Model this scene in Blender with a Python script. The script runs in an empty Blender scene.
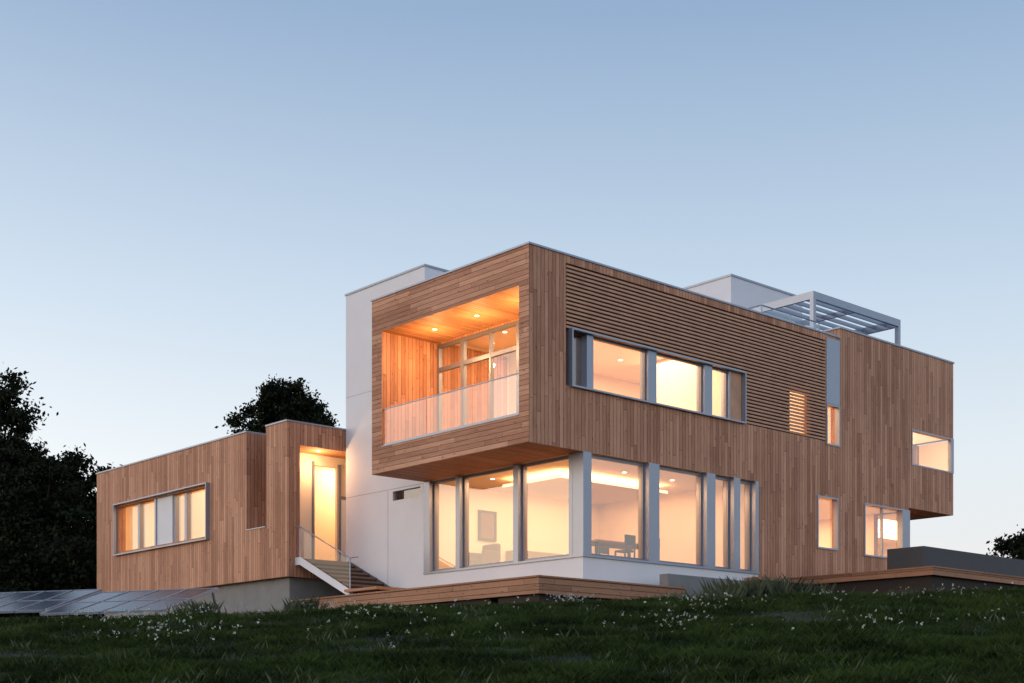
import bpy, bmesh, math, random
import numpy as np
from mathutils import Vector
random.seed(4); rng=np.random.default_rng(7)
S=bpy.context.scene
S.view_settings.view_transform='Standard'; S.view_settings.look='None'; S.view_settings.exposure=0
# ------------------------------------------------------------------ materials
class NT:
    def __init__(s,name):
        s.m=bpy.data.materials.new(name); s.m.use_nodes=True; s.t=s.m.node_tree; s.n=s.t.nodes; s.n.clear()
        s.out=s.n.new('ShaderNodeOutputMaterial')
    def N(s,typ,ins=None,**kw):
        n=s.n.new(typ)
        for k,v in kw.items(): setattr(n,k,v)
        if ins:
            for k,v in ins.items():
                if isinstance(v,bpy.types.NodeSocket): s.t.links.new(v,n.inputs[k])
                else: n.inputs[k].default_value=v
        return n
    def M(s,op,a,b=0.0,c=0.0):
        return s.N('ShaderNodeMath',{0:a,1:b,2:c},operation=op).outputs[0]
    def L(s,a,b): s.t.links.new(a,b)
    def mixc(s,f,a,b,bt='MIX'):
        n=s.n.new('ShaderNodeMix'); n.data_type='RGBA'; n.blend_type=bt
        for i,v in ((0,f),(6,a),(7,b)):
            if isinstance(v,bpy.types.NodeSocket): s.t.links.new(v,n.inputs[i])
            else: n.inputs[i].default_value=v
        return n.outputs[2]
def c4(c): return (c[0],c[1],c[2],1)
def simple(name,col,rough=.6,metal=0,var=.12,scale=3.0,bump=.0,bscale=60):
    k=NT(name); tc=k.N('ShaderNodeTexCoord')
    nz=k.N('ShaderNodeTexNoise',{'Vector':tc.outputs['Object'],'Scale':scale,'Detail':6.0,'Roughness':.6})
    f=k.M('MULTIPLY_ADD',nz.outputs['Fac'],2*var,1-var)
    col2=k.mixc(1.0,c4(col),k.N('ShaderNodeCombineColor',{0:f,1:f,2:f}).outputs[0],'MULTIPLY')
    p=k.N('ShaderNodeBsdfPrincipled',{'Base Color':col2,'Roughness':rough,'Metallic':metal})
    if bump:
        n2=k.N('ShaderNodeTexNoise',{'Vector':tc.outputs['Object'],'Scale':float(bscale),'Detail':4.0})
        b=k.N('ShaderNodeBump',{'Height':n2.outputs['Fac'],'Strength':bump,'Distance':.01}); k.L(b.outputs[0],p.inputs['Normal'])
    k.L(p.outputs[0],k.out.inputs[0]); return k.m
def wood(name,mode,dark,light,width=.13,groove=.2):
    k=NT(name); tc=k.N('ShaderNodeTexCoord'); sp=k.N('ShaderNodeSeparateXYZ',{0:tc.outputs['Object']})
    x,y,z=sp.outputs; xy=k.M('ADD',x,y)
    s_,l_={'v':(xy,z),'h':(z,xy),'s':(y,x)}[mode]
    bd=k.M('DIVIDE',s_,width); idx=k.M('FLOOR',bd); fr=k.M('FRACT',bd)
    w0=k.N('ShaderNodeTexWhiteNoise',{'W':idx},noise_dimensions='1D').outputs['Value']
    l2=k.M('ADD',k.M('DIVIDE',l_,2.6),k.M('MULTIPLY',w0,7.0)); i2=k.M('FLOOR',l2)
    rv=k.N('ShaderNodeTexWhiteNoise',{'Vector':k.N('ShaderNodeCombineXYZ',{0:idx,1:i2}).outputs[0]}).outputs['Value']
    gv=k.N('ShaderNodeCombineXYZ',{0:k.M('MULTIPLY',s_,50.0),1:k.M('MULTIPLY',l_,2.2),2:k.M('MULTIPLY',rv,30.0)}).outputs[0]
    g=k.N('ShaderNodeTexNoise',{'Vector':gv,'Scale':1.0,'Detail':5.0,'Roughness':.65,'Distortion':.4}).outputs['Fac']
    lv=k.N('ShaderNodeTexNoise',{'Vector':tc.outputs['Object'],'Scale':.45,'Detail':3.0}).outputs['Fac']
    f=k.M('ADD',k.M('MULTIPLY',rv,.6),k.M('ADD',k.M('MULTIPLY',k.M('SUBTRACT',g,.5),1.3),k.M('MULTIPLY',k.M('SUBTRACT',lv,.32),.6)))
    f=k.N('ShaderNodeClamp',{0:f}).outputs[0]
    col=k.mixc(f,c4(dark),c4(light))
    kn=k.N('ShaderNodeTexVoronoi',{'Vector':k.N('ShaderNodeCombineXYZ',{0:k.M('MULTIPLY',s_,8.7),1:k.M('MULTIPLY',l_,2.2),2:rv}).outputs[0],'Scale':1.0}).outputs['Distance']
    kf=k.M('LESS_THAN',kn,.11)
    col=k.mixc(k.M('MULTIPLY',kf,.7),col,c4([d*.28 for d in dark]))
    gr=k.M('LESS_THAN',fr,.11); e2=k.M('LESS_THAN',k.M('FRACT',l2),.004)
    gm=k.M('MAXIMUM',gr,e2)
    col=k.mixc(k.M('MULTIPLY',gm,1-groove),col,(.03,.016,.011,1))
    p=k.N('ShaderNodeBsdfPrincipled',{'Base Color':col,'Roughness':.62,'Specular IOR Level':.3})
    h=k.M('SUBTRACT',k.M('MULTIPLY',g,.15),gm)
    b=k.N('ShaderNodeBump',{'Height':h,'Strength':.5,'Distance':.01}); k.L(b.outputs[0],p.inputs['Normal'])
    k.L(p.outputs[0],k.out.inputs[0]); return k.m
D=(.34,.150,.086); Lc=(.76,.42,.27)
WV=wood('cedar_vertical','v',D,Lc); WH=wood('cedar_horizontal','h',D,Lc); WS=wood('cedar_soffit','s',(.38,.17,.075),(.66,.34,.17))
DK=wood('deck_boards','h',(.24,.115,.065),(.48,.25,.15),width=.14)
FL=wood('oak_floor','s',(.25,.13,.06),(.42,.24,.12))
SL=simple('cedar_slat',(.57,.32,.205),.65,var=.35,scale=2.5)
PL=simple('interior_plaster',(.80,.70,.58),.8,var=.03)
WT=simple('white_render',(.76,.78,.83),.75,var=.08,scale=.8,bump=.1)
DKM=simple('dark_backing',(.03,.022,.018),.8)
LB=simple('louver_backing',(.10,.055,.036),.8)
MT=simple('grey_metal',(.30,.345,.43),.38,.55,var=.06)
MD=simple('window_frame_metal',(.22,.245,.30),.4,.5,var=.06)
RF=simple('roof_membrane',(.35,.35,.35),.9)
CN=simple('concrete',(.22,.225,.23),.85,var=.3,scale=2.0,bump=.3)
PG=simple('planter_steel',(.06,.065,.075),.6,.3,var=.15)
def glass(name,ior,tint,milky=0):
    k=NT(name)
    fr=k.N('ShaderNodeFresnel',{'IOR':ior}).outputs[0]
    tr=k.N('ShaderNodeBsdfTransparent',{'Color':c4(tint)})
    gl=k.N('ShaderNodeBsdfGlossy',{'Color':(1,1,1,1),'Roughness':.01})
    base=tr.outputs[0]
    if milky:
        df=k.N('ShaderNodeBsdfTranslucent',{'Color':(.9,.92,.95,1)}); d2=k.N('ShaderNodeBsdfDiffuse',{'Color':(.85,.88,.92,1)})
        m0=k.N('ShaderNodeMixShader',{0:.55,1:df.outputs[0],2:d2.outputs[0]})
        base=k.N('ShaderNodeMixShader',{0:milky,1:base,2:m0.outputs[0]}).outputs[0]
    m=k.N('ShaderNodeMixShader',{0:fr,1:base,2:gl.outputs[0]}); k.L(m.outputs[0],k.out.inputs[0]); return k.m
GL=glass('window_glass',2.5,(.95,.96,.95)); GB=glass('balcony_glass',2.0,(.93,.95,.97),.16); GR=glass('railing_glass',1.6,(.85,.93,.97),.08)
def emis(name,col,st):
    k=NT(name); e=k.N('ShaderNodeEmission',{'Color':c4(col),'Strength':st}); k.L(e.outputs[0],k.out.inputs[0]); return k.m
LM=emis('lamp_glow',(1,.75,.45),12)
# ------------------------------------------------------------------ helpers
def empty(name,parent=None,loc=(0,0,0),rz=0):
    o=bpy.data.objects.new(name,None); S.collection.objects.link(o); o.location=loc; o.rotation_euler=(0,0,rz); o.parent=parent; return o
def mk(name,v,f,mats,parent=None,mi=None,smooth=False):
    me=bpy.data.meshes.new(name); me.from_pydata([tuple(p) for p in v],[],[tuple(q) for q in f])
    if not isinstance(mats,(list,tuple)): mats=[mats]
    for m in mats: me.materials.append(m)
    if mi is not None: me.polygons.foreach_set('material_index',mi)
    if smooth: me.polygons.foreach_set('use_smooth',[True]*len(me.polygons))
    me.update(); o=bpy.data.objects.new(name,me); S.collection.objects.link(o); o.parent=parent; return o
def solid(name,adds,subs,mats,mf=None,parent=None,cuts=((),(),())):
    ax=[]
    for i in range(3):
        s=set(round(c,4) for c in cuts[i])
        for b in list(adds)+list(subs): s.add(round(b[2*i],4)); s.add(round(b[2*i+1],4))
        ax.append(sorted(s))
    n=[len(a)-1 for a in ax]; mid=[[(a[i]+a[i+1])/2 for i in range(len(a)-1)] for a in ax]
    A,B,C=np.meshgrid(mid[0],mid[1],mid[2],indexing='ij'); occ=np.zeros(A.shape,bool)
    def ins(b): return (A>b[0])&(A<b[1])&(B>b[2])&(B<b[3])&(C>b[4])&(C<b[5])
    for b in adds: occ|=ins(b)
    for b in subs: occ&=~ins(b)
    V={};vl=[];F=[];MI=[]
    def vid(i,j,k):
        if (i,j,k) not in V: V[(i,j,k)]=len(vl); vl.append((ax[0][i],ax[1][j],ax[2][k]))
        return V[(i,j,k)]
    op=np.pad(occ,1)
    for i,j,k in zip(*np.nonzero(occ)):
        for d,(dx,dy,dz) in enumerate(((-1,0,0),(1,0,0),(0,-1,0),(0,1,0),(0,0,-1),(0,0,1))):
            if op[i+1+dx,j+1+dy,k+1+dz]: continue
            q={0:((i,j,k),(i,j,k+1),(i,j+1,k+1),(i,j+1,k)),1:((i+1,j,k),(i+1,j+1,k),(i+1,j+1,k+1),(i+1,j,k+1)),
               2:((i,j,k),(i+1,j,k),(i+1,j,k+1),(i,j,k+1)),3:((i,j+1,k),(i,j+1,k+1),(i+1,j+1,k+1),(i+1,j+1,k)),
               4:((i,j,k),(i,j+1,k),(i+1,j+1,k),(i+1,j,k)),5:((i,j,k+1),(i+1,j,k+1),(i+1,j+1,k+1),(i,j+1,k+1))}[d]
            F.append([vid(*t) for t in q])
            if mf:
                c=np.mean([vl[t] for t in F[-1]],axis=0); MI.append(mf(c,(dx,dy,dz)))
            else: MI.append(0)
    return mk(name,vl,F,mats,parent,MI)
def boxes(name,bl,mat,parent=None,bev=0):
    v=[];f=[]
    for b in bl:
        n=len(v); a0,a1,b0,b1,z0,z1=b
        v+=[(a0,b0,z0),(a1,b0,z0),(a1,b1,z0),(a0,b1,z0),(a0,b0,z1),(a1,b0,z1),(a1,b1,z1),(a0,b1,z1)]
        f+=[(n,n+3,n+2,n+1),(n+4,n+5,n+6,n+7),(n,n+1,n+5,n+4),(n+1,n+2,n+6,n+5),(n+2,n+3,n+7,n+6),(n+3,n,n+4,n+7)]
    o=mk(name,v,f,mat,parent)
    if bev:
        m=o.modifiers.new('b','BEVEL'); m.width=bev; m.segments=2; m.limit_method='ANGLE'
    return o
def tube(name,paths,r,mat,parent=None,seg=8):
    v=[];f=[]
    for pts in paths:
        for p,q in zip(pts[:-1],pts[1:]):
            p=Vector(p);q=Vector(q);d=(q-p).normalized(); u=d.orthogonal().normalized(); w=d.cross(u); n=len(v)
            for c in (p,q):
                for i in range(seg):
                    t=2*math.pi*i/seg; v.append(c+u*math.cos(t)*r+w*math.sin(t)*r)
            for i in range(seg): f.append((n+i,n+(i+1)%seg,n+seg+(i+1)%seg,n+seg+i))
            f.append(tuple(range(n,n+seg))[::-1]); f.append(tuple(range(n+seg,n+2*seg)))
    return mk(name,v,f,mat,parent)
def quad(name,ql,mat,parent=None):
    v=[];f=[]
    for q in ql: n=len(v); v+=q; f.append((n,n+1,n+2,n+3))
    return mk(name,v,f,mat,parent)
def qb(a0,a1,b,z0,z1): return [(a0,b,z0),(a1,b,z0),(a1,b,z1),(a0,b,z1)]
def qa(a,b0,b1,z0,z1): return [(a,b1,z0),(a,b0,z0),(a,b0,z1),(a,b1,z1)]   # faces -a (outside)
def qar(a,b0,b1,z0,z1): return [(a,b0,z0),(a,b1,z0),(a,b1,z1),(a,b0,z1)]  # faces +a
# ------------------------------------------------------------------ house
ANG=math.atan2(.668,.744)
H=empty('modern_house',None,(.42,34,0),ANG)
INT=[(2.1,13.05,.2,6.35,7.25,10.7),(13.4,19.5,.25,7.6,7.0,11.0),(1.88,9.0,0,6.4,3.8,6.5),(9.2,16.8,.2,6.35,3.8,6.4)]
def inint(c,L):
    return any(b[0]-.02<=c[0]<=b[1]+.02 and b[2]-.02<=c[1]<=b[3]+.02 and b[4]-.02<=c[2]<=b[5]+.02 for b in L)
def mf(c,n):
    a,b,z=c
    if 0<a<1.96 and .36<b<6.09 and 7.2<z<10.5:
        return 2 if n[2]<0 else (5 if n[2]>0 else 0)
    if z<=3.8 and a<9.05 and n[2]==0 and (a<1.9 or b<.01): return 6
    if inint(c,INT):
        return 5 if n[2]>0 and z<8 else 3
    if n[2]>0: return 7
    if n[2]<0: return 2
    if abs(b-.1)<.01 and n[1]<0: return 4
    if z<3.6: return 8
    if a<.01: return 1
    return 0
shell_add=[(0,13.14,0,6.55,6.5,11.39),(13.14,19.77,0,7.9,6.5,11.7),(1.88,17,0,6.54,2.2,6.5)]
shell_sub=INT+[(-1,1.95,.37,6.08,7.25,10.45),(1.9,2.15,.5,6.05,7.3,10.4),(1.5,8.3,-1,.25,8.15,9.5),
  (1.27,12.35,-1,.1,8.1,11.2),(10.7,11.55,-1,.3,8.15,9.45),(12.42,13.08,-1,.3,8.02,9.25),
  (17.2,21,-1,.3,7.95,9.1),(19.4,21,-1,1.4,7.95,9.1),(11.94,12.98,-1,.3,4.8,6.38),(14.44,18,-1,.3,4.75,6.39),(16.7,18,-1,1.2,4.75,6.39)]
solid('walls',shell_add,shell_sub,[WV,WH,WS,PL,LB,FL,WT,RF,CN],mf,H,cuts=((9.05,),(),(3.6,)))
boxes('roof_coping',[(-.03,13.12,-.03,6.58,11.392,11.44),(13.1,19.8,-.03,7.93,11.702,11.755)],MT,H)
sl=[];z=8.13
while z<11.15:
    if z+.06<9.56: sl.append((8.42,12.34,-.01,.04,z,z+.058))
    else: sl.append((1.28,12.34,-.01,.04,z,z+.058))
    z+=.102
boxes('louver_slats',sl,SL,H)
boxes('louver_battens',[(a,a+.05,.04,.098,8.12 if a>8.4 else 9.58,11.18) for a in (1.3,3.3,5.3,7.3,8.6,9.6,10.55,11.6,12.28)],LB,H)
def surround(name,a0,a1,b0,b1,z0,z1,t,mat): boxes(name,[(a0,a1,b0,b1,z1-t,z1),(a0,a1,b0,b1,z0,z0+t),(a0,a0+t,b0,b1,z0+t,z1-t),(a1-t,a1,b0,b1,z0+t,z1-t)],mat,H)
surround('upper_window_surround',1.40,8.40,-.10,.24,8.08,9.57,.045,MT)
up=[(2.02,2.26),(4.34,4.68),(6.66,7.0)]
boxes('upper_window_posts',[(a,b,.0,.3,8.13,9.52) for a,b in up]+[(7.75,7.82,.02,.3,8.13,9.52)],MT,H)
boxes('upper_window_panel',[(7.82,8.34,.04,.28,8.13,9.52)],SL,H)
quad('upper_window_glass',[qb(1.45,2.02,.2,8.13,9.52),qb(2.26,4.34,.12,8.13,9.52),qb(4.68,6.66,.12,8.13,9.52),qb(7.0,7.75,.12,8.13,9.52)],GL,H)
fr=[]
for a0,a1 in ((2.26,4.34),(4.68,6.66),(7.0,7.75)):
    fr+=[(a0,a0+.05,.08,.16,8.13,9.52),(a1-.05,a1,.08,.16,8.13,9.52),(a0+.05,a1-.05,.08,.16,8.13,8.18),(a0+.05,a1-.05,.08,.16,9.47,9.52)]
boxes('upper_window_frames',fr,MD,H)
quad('side_window_glass',[qb(10.7,11.55,.17,8.15,9.45),qb(12.42,13.08,.12,8.02,9.25),qb(11.98,12.94,.1,4.84,6.34),qb(14.5,16.55,.08,4.8,6.35),qar(16.93,.3,1.16,4.8,6.35),
   qb(17.25,19.6,.06,7.99,9.06),qar(19.7,.12,1.36,7.99,9.06)],GL,H)
boxes('slot_panel',[(12.40,13.10,-.02,.02,9.28,11.3)],MT,H)
def wf(a0,a1,z0,z1,b0=-.04,b1=.12,t=.05): return [(a0,a1,b0,b1,z1-t,z1),(a0,a1,b0,b1,z0,z0+t),(a0,a0+t,b0,b1,z0+t,z1-t),(a1-t,a1,b0,b1,z0+t,z1-t)]
boxes('side_window_frames',wf(12.40,13.1,8.0,9.27,-.03,.14)+wf(11.92,13.0,4.78,6.4)+wf(14.42,16.62,4.73,6.41)+wf(17.18,19.66,7.93,9.12,-.015,.1,.045)
   +[(16.62,17.02,-.04,.2,4.73,6.41),(19.66,19.785,-.015,.12,7.93,9.12),(15.5,15.56,.03,.12,4.8,6.35)],MT,H)
lp=[(1.86,2.16),(4.34,4.76),(6.73,7.1),(7.92,8.2),(8.9,9.05)]
boxes('lower_window_posts',[(a,b,-.03,.36,3.86,6.495) for a,b in lp]+[(1.86,2.2,2.46,2.66,3.86,6.495),(1.86,2.2,4.92,5.1,3.86,6.495),(1.86,2.2,6.28,6.56,3.80,6.495),(1.855,2.2,.36,.5,3.86,6.495)],MT,H)
boxes('lower_window_sill',[(1.83,9.06,-.05,.3,3.803,3.858),(1.83,2.2,.3,6.54,3.803,3.858)],MT,H)
fr=[];gq=[]
for a0,a1 in ((2.16,4.34),(4.76,6.73),(7.1,7.92),(8.2,8.9)):
    fr+=[(a0,a0+.06,.14,.22,3.86,6.49),(a1-.06,a1,.14,.22,3.86,6.49),(a0+.06,a1-.06,.14,.22,3.86,3.93),(a0+.06,a1-.06,.14,.22,6.41,6.49)]; gq.append(qb(a0,a1,.18,3.86,6.49))
for b0,b1 in ((.5,2.46),(2.66,4.92),(5.1,6.28)):
    fr+=[(2.0,2.08,b0,b0+.06,3.86,6.49),(2.0,2.08,b1-.06,b1,3.86,6.49),(2.0,2.08,b0+.06,b1-.06,3.86,3.93),(2.0,2.08,b0+.06,b1-.06,6.41,6.49)]; gq.append(qa(2.04,b0,b1,3.86,6.49))
boxes('lower_window_frames',fr,MD,H); quad('lower_window_glass',gq,GL,H)
# balcony
boxes('balcony_door_frames',[(1.96,2.08,b,b+w,7.3,10.4) for b,w in ((.5,.08),(2.5,.14),(4.86,.14),(5.97,.08),(3.7,.06))]+[(1.97,2.07,.58,2.5,9.62,9.74),(1.97,2.07,2.64,3.7,9.62,9.74),(1.97,2.07,3.76,4.86,9.62,9.74),(1.97,2.07,5.0,5.97,9.62,9.74),(1.965,2.06,.58,5.97,10.3,10.4),(1.965,2.06,.58,5.97,7.3,7.42)],MD,H)
quad('balcony_door_glass',[qa(2.02,.5,6.0,7.3,10.4)],GL,H)
bg=[(.40,2.22),(2.25,4.12),(4.15,6.06)]
quad('balcony_railing_glass',[qa(.06,b0,b1,7.27,8.27) for b0,b1 in bg],GB,H)
boxes('balcony_railing_cap',[(.04,.08,.38,6.07,8.27,8.295),(.035,.085,.38,6.07,7.252,7.30)],MT,H)
boxes('balcony_edge_flashing',[(-.02,.05,.37,6.08,7.22,7.245)],MT,H)
# white tower
T=empty('stair_tower',H)
solid('tower_walls',[(1.9,6.0,6.56,10.53,2.0,12.8)],[(1.5,2.05,6.75,8.1,6.12,6.4)],[WT,RF],lambda c,n:1 if n[2]>0 and c[2]>12 else 0,T)
boxes('tower_coping',[(1.87,6.03,6.53,10.56,12.802,12.86)],MT,T)
boxes('tower_panel_joints',[(1.894,1.9,8.33,8.345,2.9,6.45),(1.894,1.9,6.57,10.52,6.47,6.485),(1.894,1.9,6.57,10.52,9.6,9.612)],simple('joint',(.4,.41,.43)),T)
quad('tower_window',[qa(1.98,6.75,8.1,6.12,6.4)],GL,T)
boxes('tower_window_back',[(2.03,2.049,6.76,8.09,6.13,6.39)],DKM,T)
# roof penthouse + pergola + railing
boxes('penthouse_walls',[(13.06,17.0,4.25,8.2,11.77,14.3)],WT,H); boxes('penthouse_coping',[(13.03,17.03,4.22,8.23,14.302,14.37)],MT,H)
P=empty('roof_pergola',H)
a0,a1,b0,b1,zt=13.14,18.1,1.0,4.2,13.1
boxes('pergola_frame',[(a0,a1,b0,b0+.1,zt-.24,zt),(a0,a1,b1-.1,b1,zt-.24,zt),(a0,a0+.1,b0+.1,b1-.1,zt-.24,zt),(a1-.1,a1,b0+.1,b1-.1,zt-.24,zt),((a0+a1)/2,(a0+a1)/2+.08,b0+.1,b1-.1,zt-.18,zt-.02)]+
   [(x,x+.14,y,y+.14,11.77,zt-.241) for x in (a0,a1-.14) for y in (b0,b1-.14)],MT,P)
boxes('pergola_slats',[(a0+.1,a1-.1,b0+.1+i*.42,b0+.14+i*.42,zt-.14,zt-.01) for i in range(1,7)],MT,P)
R=empty('roof_railing',H)
quad('railing_glass_panels',[qb(10.2,11.6,.76,11.5,12.0),qb(11.65,13.1,.76,11.5,12.0),qa(10.2,.76,3.0,11.5,12.0)],GR,R)
tube('railing_rail',[[(13.1,.76,12.02),(10.2,.76,12.02),(10.2,3.0,12.02)]]+[[(a,.76,11.45),(a,.76,12.02)] for a in (10.2,11.62,13.1)],.022,MT,R)
# ------------------------------------------------------------------ wing
WI=[(.05,5.8,13.1,23.3,4.2,8.2),(1.3,5.8,11.7,12.8,4.45,7.9)]
def mw(c,n):
    if inint(c,WI): return 5 if n[2]>0 and c[2]<5 else 3
    if c[1]<11.65 and c[1]>10.6 and .2<c[0]<3.3 and c[2]<7.95: return 2 if n[2]<0 else (5 if n[2]>0 else (0 if c[0]<.25 else 3))
    if n[2]>0: return 7
    if n[2]<0: return 2
    return 0
solid('wing_walls',[(-.25,6.0,10.56,23.53,3.9,8.6)],WI+[(-1,.9,11.74,12.86,5.5,9),(.22,3.2,10,11.6,4.45,7.93),(1.4,2.3,11.5,11.8,4.5,7.6),(-1,.1,15.3,21.8,5.55,7.2)],[WV,WH,WS,PL,DKM,FL,WT,RF],mw,H)
boxes('wing_coping',[(-.28,6.03,12.86,23.56,8.602,8.65),(-.28,6.03,10.53,11.74,8.602,8.65),(.9,6.03,11.74,12.86,8.602,8.65),(-.28,-.22,11.74,12.86,5.5,5.53)],MT,H)
boxes('wing_foundation',[(0,5.9,10.8,23.4,1.2,3.898)],CN,H)
boxes('wing_window_surround',[(-.40,.0,15.18,21.9,7.25,7.29),(-.40,.0,15.18,21.9,5.42,5.46),(-.40,.0,15.18,15.22,5.46,7.25),(-.40,.0,21.86,21.9,5.46,7.25)],MT,H)
boxes('wing_window_posts',[(-.1,.12,17.0,17.15,5.5,7.22),(-.2,.1,19.0,19.1,5.5,7.22),(-.1,.12,20.4,20.55,5.5,7.22),(-.1,.12,17.8,17.9,5.5,7.22)],MT,H)
boxes('wing_window_panel',[(-.15,-.1,17.9,19.0,5.5,7.22)],WT,H)
quad('wing_window_glass',[qa(-.02,15.25,17.0,5.5,7.22),qa(-.02,17.15,17.8,5.5,7.22),qa(-.02,19.1,20.4,5.5,7.22),qa(-.02,20.55,21.8,5.5,7.22)],GL,H)
quad('entry_glass',[qb(1.4,2.3,11.62,4.5,7.6)],GL,H)
boxes('entry_door',[(2.42,3.1,11.54,11.598,4.46,6.6)],WT,H); boxes('entry_door_frame',[(2.32,2.4,11.52,11.598,4.46,7.7),(2.4,3.15,11.52,11.598,6.62,6.7),(1.34,1.4,11.52,11.598,4.46,7.7)],MD,H)
ST=empty('entry_stairs',H)
TR=simple('stair_tread',(.20,.115,.075),.7,var=.25)
n=7; st=[]; rs=[]
for i in range(n):
    zz=4.45-.16*(i+1); bb=10.35-.37*(i+1); st.append((.10,1.87,bb,bb+.40,zz,zz+.06)); rs.append((.2,1.86,bb+.36,bb+.375,zz+.06,zz+.16))
boxes('treads',st+[(.05,1.88,10.3,10.555,4.37,4.45)],TR,ST); boxes('risers',rs,DKM,ST)
boxes('landing_platform',[(-.1,1.88,6.2,7.76,3.25,3.33)],DK,ST); boxes('platform_supports',[(x,x+.1,y,y+.1,2.9,3.248) for x in (.1,1.6) for y in (6.4,7.5)],DKM,ST)
def slant(a,th):
    p=[(10.55,4.48),(10.3,4.48),(7.7,3.33),(7.7,3.12),(10.3,4.25),(10.55,4.25)]
    v=[(a,*q) for q in p]+[(a+th,*q) for q in p]; m=len(p)
    return v,[tuple(range(m)),tuple(range(2*m-1,m-1,-1))]+[(i,i+m,(i+1)%m+m,(i+1)%m) for i in range(m)]
v,f=slant(.04,.05); mk('stringer',v,f,WT,ST); v,f=slant(1.872,.02); mk('stringer_far',v,f,MD,ST)
rl=[[(.06,11.0,5.43),(.06,10.3,5.4),(.06,7.7,4.25),(.06,7.3,4.25)],[(.06,7.7,3.3),(.06,7.7,4.25)],[(.06,10.3,4.4),(.06,10.3,5.4)]]
tube('handrail',rl,.020,MT,ST)
quad('stair_balustrade_glass',[[(.06,10.25,4.5),(.06,7.75,3.4),(.06,7.75,4.2),(.06,10.25,5.3)]],glass('stair_glass',1.35,(.93,.96,.98),.03),ST)
# ------------------------------------------------------------------ decks
DE=empty('wooden_deck',H)
def deck(a0,a1,b0,b1,z,th,par):
    boxes('deck_fascia',[(a0,a1,b0,b0+.05,z-th,z-.04),(a0,a0+.05,b0+.05,b1,z-th,z-.04),(a1-.05,a1,b0+.05,b1,z-th,z-.04),(a0+.05,a1-.05,b1-.05,b1,z-th,z-.04)],DK,par)
    bl=[];y=b0-.03
    while y<b1: bl.append((a0-.03,a1+.03,y,min(y+.135,b1),z-.04,z)); y+=.14
    boxes('deck_planks',bl,DK,par)
    boxes('deck_base',[(a0+.15,a1-.15,b0+.15,b1-.15,z-1.6,z-.06)],DKM,par)
deck(-1.35,3.76,-1.8,-.06,3.0,.42,DE); deck(-1.35,1.8,-.06,8.68,3.0,.42,DE)
D2=empty('wooden_deck',H); deck(10.2,26,-5,-.1,3.75,.24,D2)
PB=empty('steel_planter',H)
solid('planter_box',[(10.7,18.5,-4.4,-3.25,3.76,4.38)],[(10.78,18.42,-4.32,-3.33,4.25,5)],[PG],None,PB)
RW=empty('concrete_retaining_wall',H)
boxes('wall_block',[(3.9,7.6,-1.1,-.8,1.8,3.42),(7.6,7.85,-1.1,-.05,1.8,3.42)],CN,RW,.01)
boxes('wall_bench_top',[(7.9,10.1,-1.0,-.4,3.5,3.6)],DK,RW)
# ------------------------------------------------------------------ interior
def arealight(name,a,b,z,sx,sy,w,col=(1,.56,.26)):
    l=bpy.data.lights.new(name,'AREA'); l.shape='RECTANGLE'; l.size=sx; l.size_y=sy; l.energy=w*1.75; l.color=col
    o=bpy.data.objects.new(name,l); S.collection.objects.link(o); o.parent=H; o.location=(a,b,z)
def pl(name,a,b,z,w,col=(1,.52,.2),r=.06):
    l=bpy.data.lights.new(name,'POINT'); l.energy=w; l.color=col; l.shadow_soft_size=r
    o=bpy.data.objects.new(name,l); S.collection.objects.link(o); o.parent=H; o.location=(a,b,z)
arealight('ceiling_lamp_upper',6.5,3.3,10.6,7,3,430,(1,.58,.30)); arealight('ceiling_lamp_upper_end',11.6,3,10.6,2,3,120)
arealight('ceiling_lamp_lower',5.2,3.2,6.4,5.5,4,390,(1,.56,.29)); arealight('ceiling_lamp_kitchen',13,3,6.35,6,3,270)
arealight('ceiling_lamp_bedroom',17,3,10.9,4,3,230,(1,.66,.42)); arealight('ceiling_lamp_wing',2.6,18,8.1,3,8,280)
arealight('ceiling_lamp_entry',3.4,12.2,7.85,2,.7,70,(1,.62,.34)); pl('entry_lamp',1.2,11.0,7.5,55,(1,.58,.28))
discs=[]
for b in (1.3,3.1,4.9):
    discs.append((.95,b,10.44)); pl('balcony_downlight',.95,b,9.8,85)
def disc(c,r=.06,n=12): return [(c[0]+r*math.cos(2*math.pi*i/n),c[1]+r*math.sin(2*math.pi*i/n),c[2]) for i in range(n)]
v=[];f=[]
for c in discs+[(1.2,11.0,7.92)]+[(x,y,6.49) for x in (3,5,7) for y in (1.5,4.8)]+[(x,y,10.69) for x in (3.2,5.5,8) for y in (1.5,4.5)]:
    k0=len(v); v+=disc(c); f.append(tuple(range(k0,k0+12)))
mk('downlight_lenses',v,f,LM,H)
boxes('upper_partitions',[(8.9,9.0,.25,4.5,7.3,10.65),(5.0,5.1,3.5,6.3,7.3,10.65)],PL,H)
boxes('wing_partition',[(.1,5.7,17.85,17.95,4.25,8.15)],PL,H)
boxes('ceiling_cove',[(3.2,7.6,2.2,4.6,6.25,6.33)],PL,H)
boxes('interior_wood_wall',[(2.15,4.9,6.30,6.345,7.3,10.6),(12.9,16.7,6.29,6.345,3.85,6.3)],WV,H)
PF=empty('framed_picture',H)
boxes('frame',[(3.8,3.87,6.33,6.395,4.95,5.85),(4.43,4.5,6.33,6.395,4.95,5.85),(3.87,4.43,6.33,6.395,4.95,5.02),(3.87,4.43,6.33,6.395,5.78,5.85)],DKM,PF)
boxes('canvas',[(3.87,4.43,6.36,6.39,5.02,5.78)],simple('canvas_paint',(.14,.07,.04),.7,var=.95,scale=9),PF)
AC=empty('armchair',H); upm=simple('brown_upholstery',(.05,.018,.012),.8)
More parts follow.
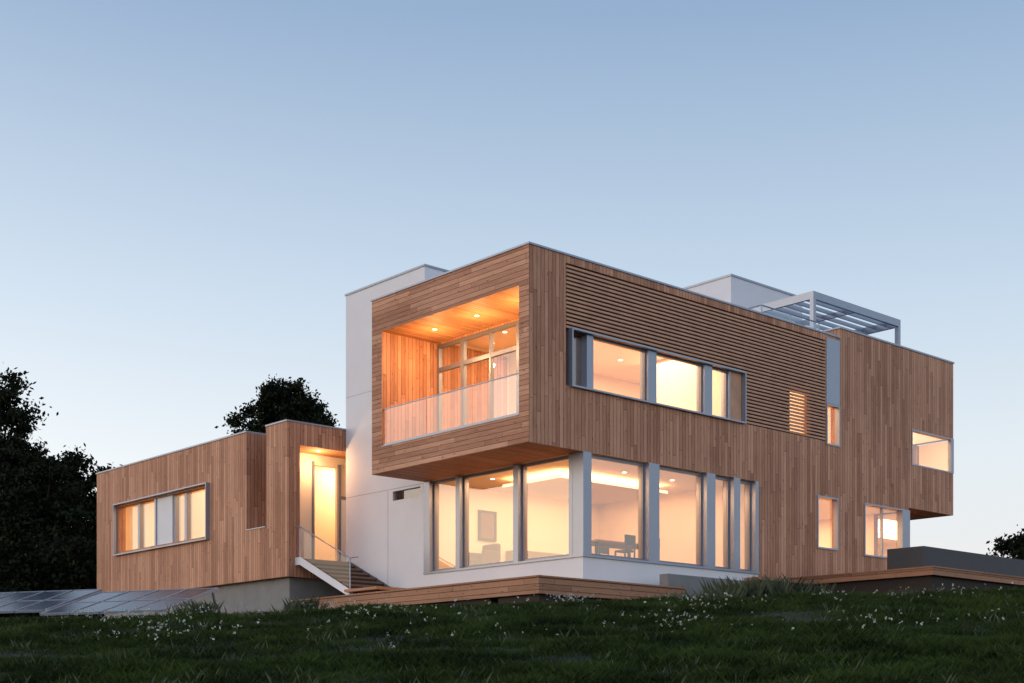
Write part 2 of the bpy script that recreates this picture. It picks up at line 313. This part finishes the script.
boxes('seat',[(3.0,3.7,5.3,6.0,4.05,4.28)],upm,AC,.05); boxes('backrest',[(3.6,3.78,5.3,6.0,4.2,4.75)],upm,AC,.06)
boxes('arms',[(3.0,3.65,5.2,5.32,4.05,4.5),(3.0,3.65,5.98,6.1,4.05,4.5)],upm,AC,.04); boxes('legs',[(x,x+.05,y,y+.05,3.8,4.06) for x in (3.05,3.65) for y in (5.3,5.95)],DKM,AC)
KI=empty('sideboard',H); boxes('cabinet',[(4.9,7.6,5.85,6.38,3.95,4.7)],simple('sideboard_lacquer',(.12,.08,.06),.5),KI,.01); boxes('legs',[(x,x+.06,5.9,5.96,3.8,3.95) for x in (5,7.45)],DKM,KI)
DT=empty('dining_table',H); boxes('top',[(4.0,6.4,1.6,2.6,4.52,4.57)],FL,DT,.01); boxes('legs',[(x,x+.07,y,y+.07,3.8,4.52) for x in (4.1,6.2) for y in (1.7,2.45)],DKM,DT)
for i,(x,y) in enumerate(((4.5,1.2),(5.5,1.2),(4.5,2.8),(5.5,2.8))):
    ch=empty('dining_chair',H); s=1 if y>2 else -1
    boxes('seat',[(x,x+.42,y-.2,y+.2,4.22,4.27)],DKM,ch,.01); yb=y+.19*s
    boxes('backrest',[(x,x+.42,yb-.02,yb+.02,4.4,4.68)],DKM,ch,.01)
    boxes('legs',[(x+dx,x+dx+.035,y+dy,y+dy+.035,3.8,4.22) for dx in (0,.38) for dy in (-.2,.165)]+[(x+dx,x+dx+.03,yb-.015,yb+.015,4.22,4.4) for dx in (.01,.38)],DKM,ch)
# ------------------------------------------------------------------ terrain
def vnoise(x,y,s,seed=0):
    x=x/s+seed*17.3; y=y/s+seed*9.1; xi=np.floor(x); yi=np.floor(y); fx=x-xi; fy=y-yi
    fx=fx*fx*(3-2*fx); fy=fy*fy*(3-2*fy)
    h=lambda i,j: np.modf(np.abs(np.sin(i*127.1+j*311.7+seed*3.7)*43758.5453))[0]
    return (h(xi,yi)*(1-fx)+h(xi+1,yi)*fx)*(1-fy)+(h(xi,yi+1)*(1-fx)+h(xi+1,yi+1)*fx)*fy
def ht(x,y):
    x=np.asarray(x,float); y=np.asarray(y,float)
    Pp=np.interp(x,[-40,-12,-6,-3,0,4,8,14,40],[1.8,1.88,1.98,2.14,2.22,2.28,2.42,2.6,2.65])
    f=np.interp(y/30,[-100,-1,0,.8,.95,1.08,1.3,2.2,6,60],[-.1,-.05,0,.83,.95,1.0,1.03,.98,.2,-1.5])
    h=-1.6+(Pp+1.6)*f
    near=np.clip(1-np.abs(y-20)/60,0,1)
    return h+near*((vnoise(x,y,3.0,1)-.5)*.16+(vnoise(x,y,.9,2)-.5)*.07)
xs=np.concatenate([[-2500,-1200,-600,-300,-150,-90,-60],np.arange(-40,40.01,.5),[60,90,150,300,600,1200,2500]])
ys=np.concatenate([[-1500,-500,-150,-50,-20,-8],np.arange(0,46,.5),[50,56,64,75,90,110,140,180,250,400,800,1500,3000]])
X,Y=np.meshgrid(xs,ys); Z=ht(X,Y); nx=len(xs)
v=np.stack([X.ravel(),Y.ravel(),Z.ravel()],1); f=[(j*nx+i,j*nx+i+1,(j+1)*nx+i+1,(j+1)*nx+i) for j in range(len(ys)-1) for i in range(nx-1)]
k=NT('soil_and_turf'); tc=k.N('ShaderNodeTexCoord')
n1=k.N('ShaderNodeTexNoise',{'Vector':tc.outputs['Object'],'Scale':1.2,'Detail':8.0}).outputs['Fac']
col=k.mixc(n1,(.008,.013,.004,1),(.024,.034,.011,1)); p=k.N('ShaderNodeBsdfPrincipled',{'Base Color':col,'Roughness':1.0}); k.L(p.outputs[0],k.out.inputs[0])
mk('ground',v,f,k.m,smooth=True)
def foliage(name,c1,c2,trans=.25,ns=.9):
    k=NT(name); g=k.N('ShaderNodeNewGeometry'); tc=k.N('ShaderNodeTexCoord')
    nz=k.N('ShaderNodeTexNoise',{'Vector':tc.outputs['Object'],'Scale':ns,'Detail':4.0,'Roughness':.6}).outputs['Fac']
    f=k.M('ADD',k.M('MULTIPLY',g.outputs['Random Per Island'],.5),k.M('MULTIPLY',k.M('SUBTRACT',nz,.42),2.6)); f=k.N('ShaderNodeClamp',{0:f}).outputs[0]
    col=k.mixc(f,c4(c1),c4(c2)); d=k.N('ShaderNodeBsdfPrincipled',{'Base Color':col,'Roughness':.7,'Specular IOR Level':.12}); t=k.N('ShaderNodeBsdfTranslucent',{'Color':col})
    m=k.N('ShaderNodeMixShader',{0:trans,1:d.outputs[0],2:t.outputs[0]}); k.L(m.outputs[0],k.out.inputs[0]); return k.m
def polymesh(name,V,nper,mat,parent=None):
    me=bpy.data.meshes.new(name); N=len(V); M=N//nper
    me.vertices.add(N); me.vertices.foreach_set('co',V.astype(np.float32).ravel())
    me.loops.add(N); me.loops.foreach_set('vertex_index',np.arange(N,dtype=np.int32))
    me.polygons.add(M); me.polygons.foreach_set('loop_start',np.arange(0,N,nper,dtype=np.int32)); me.polygons.foreach_set('loop_total',np.full(M,nper,dtype=np.int32))
    me.materials.append(mat); me.update(calc_edges=True); o=bpy.data.objects.new(name,me); S.collection.objects.link(o); o.parent=parent; return o
def blades(x,y,hh,w,lean):
    n=len(x); z=ht(x,y); an=rng.uniform(0,2*np.pi,n); la=rng.uniform(0,2*np.pi,n)
    dx=np.cos(an)*w/2; dy=np.sin(an)*w/2; b=np.stack([x,y,z-.02],1); d=np.stack([dx,dy,np.zeros(n)],1)
    t=b+np.stack([np.cos(la)*lean,np.sin(la)*lean,hh],1); mid=b+np.stack([np.cos(la)*lean*.35,np.sin(la)*lean*.35,hh*.6],1)
    V=np.empty((n,4,3)); V[:,0]=b-d; V[:,1]=b+d; V[:,2]=mid+d*.7; V[:,3]=t
    return V.reshape(-1,3)
N=420000
y=12+23*rng.random(N)**.9; x=(rng.random(N)*2-1)*(.42*y+2)
def local(x,y):
    X=x-.42;Yy=y-34; c,s=.744,.668
    return X*c+Yy*s, -X*s+Yy*c
la,lb=local(x,y); keep=~(((la>-1.3)&(lb>-1.75)&(lb<8.6))|((la>1.9)&(lb>0))|((la>10.3)&(lb>-4.9))|((la>-.2)&(lb>8.6)))
x=x[keep];y=y[keep]
cl=vnoise(x,y,1.3,5)*.6+vnoise(x,y,.35,6)*.5
hh=(.03+.15*cl**1.6)*rng.uniform(.6,1.4,len(x))
V=blades(x,y,hh,rng.uniform(.008,.016,len(x)),hh*rng.uniform(.2,1.1,len(x)))
GM=foliage('grass_blade',(.007,.017,.004),(.054,.09,.02))
polymesh('grass',V,4,GM)
px=[];py=[];ph=[]
for cx,cy,r,hm,n in ((6.2,35.2,1.0,.95,1300),(7.4,35.0,.8,.7,700),(-7.2,31.5,.5,.5,450),(-4.7,31.0,.4,.5,450),(5.0,33.6,.5,.6,400),(10,34.5,.8,.5,400),(3.6,30.6,.3,.35,200)):
    px.append(cx+rng.normal(0,r*.5,n)); py.append(cy+rng.normal(0,r*.4,n)); ph.append(rng.uniform(.2,1,n)**1.5*hm)
for i in range(320):
    cy=rng.uniform(13,32); cx=rng.uniform(-1,1)*(.42*cy+1); n=12
    px.append(cx+rng.normal(0,.09,n)); py.append(cy+rng.normal(0,.09,n)); ph.append(rng.uniform(.05,.2,n))
px=np.concatenate(px);py=np.concatenate(py);ph=np.concatenate(ph)
polymesh('weeds',blades(px,py,ph,rng.uniform(.006,.016,len(px)),ph*.5),4,foliage('weed_leaf',(.03,.045,.022),(.13,.16,.10)))
fx=[];fy=[]
for cx,cy,r,n in ((-7.2,26,1.3,110),(-6.0,23.5,1.2,70),(-5.0,20.5,1.0,60),(-2.2,23,.9,35),(1.2,29,.45,60),(2.6,21.5,1.0,60),(3.6,26,.9,60),(-1,19,1.5,30),(5.5,20,1.5,30),(6.5,26,1.5,30),(-8.5,28,1.2,40),(9,29,1.2,30),(0,26,2,30),(-3.4,28.5,.8,40)):
    fx.append(cx+rng.normal(0,r*.6,n)); fy.append(cy+rng.normal(0,r*.8,n))
fx=np.concatenate(fx);fy=np.concatenate(fy);fz=ht(fx,fy)+rng.uniform(.06,.26,len(fx))
V=[]
for a,b,c in zip(fx,fy,fz):
    s0=rng.uniform(.6,1.5)
    for j in range(4):
        o=rng.normal(0,.011*s0,3); r=rng.uniform(.005,.013)*s0; n=Vector(rng.normal(0,1,3)).normalized(); u=n.orthogonal()*r; w=n.cross(u)
        cc=Vector((a,b,c))+Vector(o); V+=[cc-u,cc+w,cc+u,cc-w]
polymesh('wildflowers',np.array([tuple(q) for q in V]),4,simple('petal',(.45,.49,.44),.8))
# ------------------------------------------------------------------ trees
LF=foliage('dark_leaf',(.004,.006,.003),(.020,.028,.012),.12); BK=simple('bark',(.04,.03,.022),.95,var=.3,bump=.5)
def tree(name,base,top,ells,nleaf,leaf,clumps=90,tr=.25,cs_scale=.29):
    E=empty(name); bx,by,bz=base
    v=[];f=[]
    def limb(p,q,r0,r1,bend=.2):
        p=Vector(p);q=Vector(q);seg=7;st_=5;rings=[]
        off=Vector((random.uniform(-bend,bend),random.uniform(-bend,bend),0))
        for i in range(st_+1):
            t=i/st_; c=p.lerp(q,t)+off*math.sin(t*math.pi); r=r0*(1-t)+r1*t; s=len(v)
            for j in range(seg): an=2*math.pi*j/seg; v.append((c.x+r*math.cos(an),c.y+r*math.sin(an),c.z))
            rings.append(s)
        for a_,b_ in zip(rings[:-1],rings[1:]):
            for j in range(seg): f.append((a_+j,a_+(j+1)%seg,b_+(j+1)%seg,b_+j))
    limb((bx,by,bz-.3),(bx,by,top*.9+bz*.1),tr,.04,.3)
    cs=[]
    vol=np.array([e[3]*e[4]*e[5] for e in ells]); vol=vol/vol.sum()
    for i in range(clumps):
        e=ells[rng.choice(len(ells),p=vol)]; d=rng.normal(0,1,3); d/=np.linalg.norm(d); r=rng.uniform(.12,1.0)**.5
        c=np.array(e[:3])+d*np.array(e[3:6])*r; cs.append(c)
        if i%3==0:
            zb=max(bz+.8,min(c[2]-.6,bz+(c[2]-bz)*.7)); limb((bx,by,zb),tuple(c),.07,.015,.3)
    mk('trunk_and_limbs',v,f,BK,E,smooth=True)
    cs=np.array(cs); per=nleaf//clumps; cr=rng.uniform(.35,.8,len(cs))*np.mean([e[3] for e in ells])*cs_scale
    C=np.repeat(cs,per,0)+rng.normal(0,1,(len(cs)*per,3))*np.repeat(cr,per)[:,None]*np.array([1,1,.75])
    n=len(C); u=rng.normal(0,1,(n,3)); u/=np.linalg.norm(u,axis=1)[:,None]; w=np.cross(u,rng.normal(0,1,(n,3))); w/=np.linalg.norm(w,axis=1)[:,None]
    s=(leaf*rng.uniform(.5,1.3,n))[:,None]
    V=np.empty((n,4,3)); V[:,0]=C-u*s; V[:,1]=C+w*s*.55; V[:,2]=C+u*s; V[:,3]=C-w*s*.55
    polymesh('foliage',V.reshape(-1,3),4,LF,E)
def gz(x,y): return float(ht(x,y))
d=62
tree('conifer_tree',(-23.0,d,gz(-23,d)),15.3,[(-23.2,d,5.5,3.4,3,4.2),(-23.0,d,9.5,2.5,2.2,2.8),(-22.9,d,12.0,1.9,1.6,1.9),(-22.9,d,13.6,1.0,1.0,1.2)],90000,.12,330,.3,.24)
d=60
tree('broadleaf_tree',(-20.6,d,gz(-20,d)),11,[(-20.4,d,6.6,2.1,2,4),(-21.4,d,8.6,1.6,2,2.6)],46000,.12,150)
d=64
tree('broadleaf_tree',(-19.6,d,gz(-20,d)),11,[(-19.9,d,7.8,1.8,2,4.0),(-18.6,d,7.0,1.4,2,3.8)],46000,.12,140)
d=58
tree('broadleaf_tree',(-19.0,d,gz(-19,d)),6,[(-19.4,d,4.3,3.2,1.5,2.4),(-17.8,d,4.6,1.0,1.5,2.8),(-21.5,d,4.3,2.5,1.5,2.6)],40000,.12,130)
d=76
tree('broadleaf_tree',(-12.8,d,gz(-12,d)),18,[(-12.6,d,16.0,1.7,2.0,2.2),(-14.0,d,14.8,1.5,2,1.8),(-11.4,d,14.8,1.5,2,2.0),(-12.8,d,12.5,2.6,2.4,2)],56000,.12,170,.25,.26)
d=130
tree('distant_trees',(49,d,gz(45,d)),13,[(48,d,12,2.5,3,4),(51,d,13,4,3,5),(46.2,d,11,1.6,2,4)],16000,.25,60)
# ------------------------------------------------------------------ solar panels
cell=simple('solar_cell',(.02,.028,.05),.15,.2,var=.3,scale=8)
def solar(x,y,z0,rz,w,l,tilt):
    E=empty('solar_panel',None,(x,y,z0)); E.rotation_euler=(tilt,0,rz)
    nxp=int(w/.95)
    boxes('cells',[(i*.95+.03,i*.95+.92,.03+j*l/2,j*l/2+l/2-.03,.0,.02) for i in range(nxp) for j in range(2)],cell,E)
    boxes('frame',[(i*.95-.02,i*.95+.03,0,l,-.03,.035) for i in range(nxp+1)]+[(i*.95+.03,i*.95+.93,j*l/2-.02,j*l/2+.03,-.03,.03) for i in range(nxp) for j in range(3)],MT,E)
    boxes('stand',[(i*.95*2,i*.95*2+.05,l-.3,l-.25,-1.4,-.03) for i in range(nxp//2+1)],MD,E)
solar(-15.8,37.3,2.46,math.radians(-20),4.0,2.5,math.radians(17)); solar(-12.2,35.6,2.34,math.radians(-22),4.0,2.5,math.radians(17))
# ------------------------------------------------------------------ world / sun / camera
w=bpy.data.worlds.new('World'); S.world=w; w.use_nodes=True; t=w.node_tree; t.nodes.clear()
def WN(typ,ins=None,**kw):
    n=t.nodes.new(typ)
    for k_,v_ in kw.items(): setattr(n,k_,v_)
    for k_,v_ in (ins or {}).items():
        if isinstance(v_,bpy.types.NodeSocket): t.links.new(v_,n.inputs[k_])
        else: n.inputs[k_].default_value=v_
    return n
def WM(op,a,b=0.0): return WN('ShaderNodeMath',{0:a,1:b},operation=op).outputs[0]
out=WN('ShaderNodeOutputWorld'); tc=WN('ShaderNodeTexCoord'); g=tc.outputs['Generated']; sp=WN('ShaderNodeSeparateXYZ',{0:g})
rp=WN('ShaderNodeValToRGB',{0:sp.outputs[2]}); cr=rp.color_ramp
pts=[(0,(.84,.77,.77)),(.08,(.84,.82,.86)),(.17,(.78,.84,.91)),(.28,(.57,.69,.84)),(.45,(.285,.42,.63)),(1,(.12,.20,.40))]
cr.elements[0].position=0; cr.elements[0].color=c4(pts[0][1]); cr.elements[1].position=1; cr.elements[1].color=c4(pts[-1][1])
for p_,c_ in pts[1:-1]: e=cr.elements.new(p_); e.color=c4(c_)
def glow(d,pw):
    dt=WN('ShaderNodeVectorMath',{0:g,1:d},operation='DOT_PRODUCT').outputs['Value']
    return WM('POWER',WM('MAXIMUM',WM('MULTIPLY',WM('ADD',dt,1.0),.5),0.0),pw)
zf=WM('POWER',WM('SUBTRACT',1.0,WM('MINIMUM',WM('ABSOLUTE',sp.outputs[2]),1.0)),2.5)
gm=WM('MULTIPLY',glow((-.98,-.12,.12),3.2),zf)
gm2=WM('MULTIPLY',glow((-.1,-.98,.17),3.0),WM('POWER',zf,.5))
def gcol(f,c): return WN('ShaderNodeMix',{6:(0,0,0,1),7:c,0:f},data_type='RGBA',clamp_factor=False).outputs[2]
add=WN('ShaderNodeMix',{0:1.0,6:rp.outputs[0],7:gcol(gm,(1.0,.84,.68,1))},data_type='RGBA',blend_type='ADD').outputs[2]
add=WN('ShaderNodeMix',{0:1.0,6:add,7:gcol(gm2,(.82,.72,.68,1))},data_type='RGBA',blend_type='ADD').outputs[2]
bg1=WN('ShaderNodeBackground',{0:add,1:.9})
sky=WN('ShaderNodeTexSky',sky_type='NISHITA'); sky.sun_disc=False; sky.sun_elevation=math.radians(4); sky.sun_rotation=math.radians(270)
bg2=WN('ShaderNodeBackground',{0:sky.outputs[0],1:.05})
ad=WN('ShaderNodeAddShader'); t.links.new(bg1.outputs[0],ad.inputs[0]); t.links.new(bg2.outputs[0],ad.inputs[1]); t.links.new(ad.outputs[0],out.inputs[0])
sl_=bpy.data.lights.new('sun','SUN'); sl_.energy=.4; sl_.angle=math.radians(20); sl_.color=(1,.74,.52)
so=bpy.data.objects.new('sun',sl_); S.collection.objects.link(so); so.rotation_euler=Vector((1,.25,-.12)).to_track_quat('-Z','Y').to_euler()
cam=bpy.data.cameras.new('camera'); co=bpy.data.objects.new('camera',cam); S.collection.objects.link(co); S.camera=co
co.location=(0,0,0); co.rotation_euler=(math.pi/2,0,0); cam.lens=48.4; cam.sensor_width=36; cam.shift_y=.355; cam.clip_end=6000
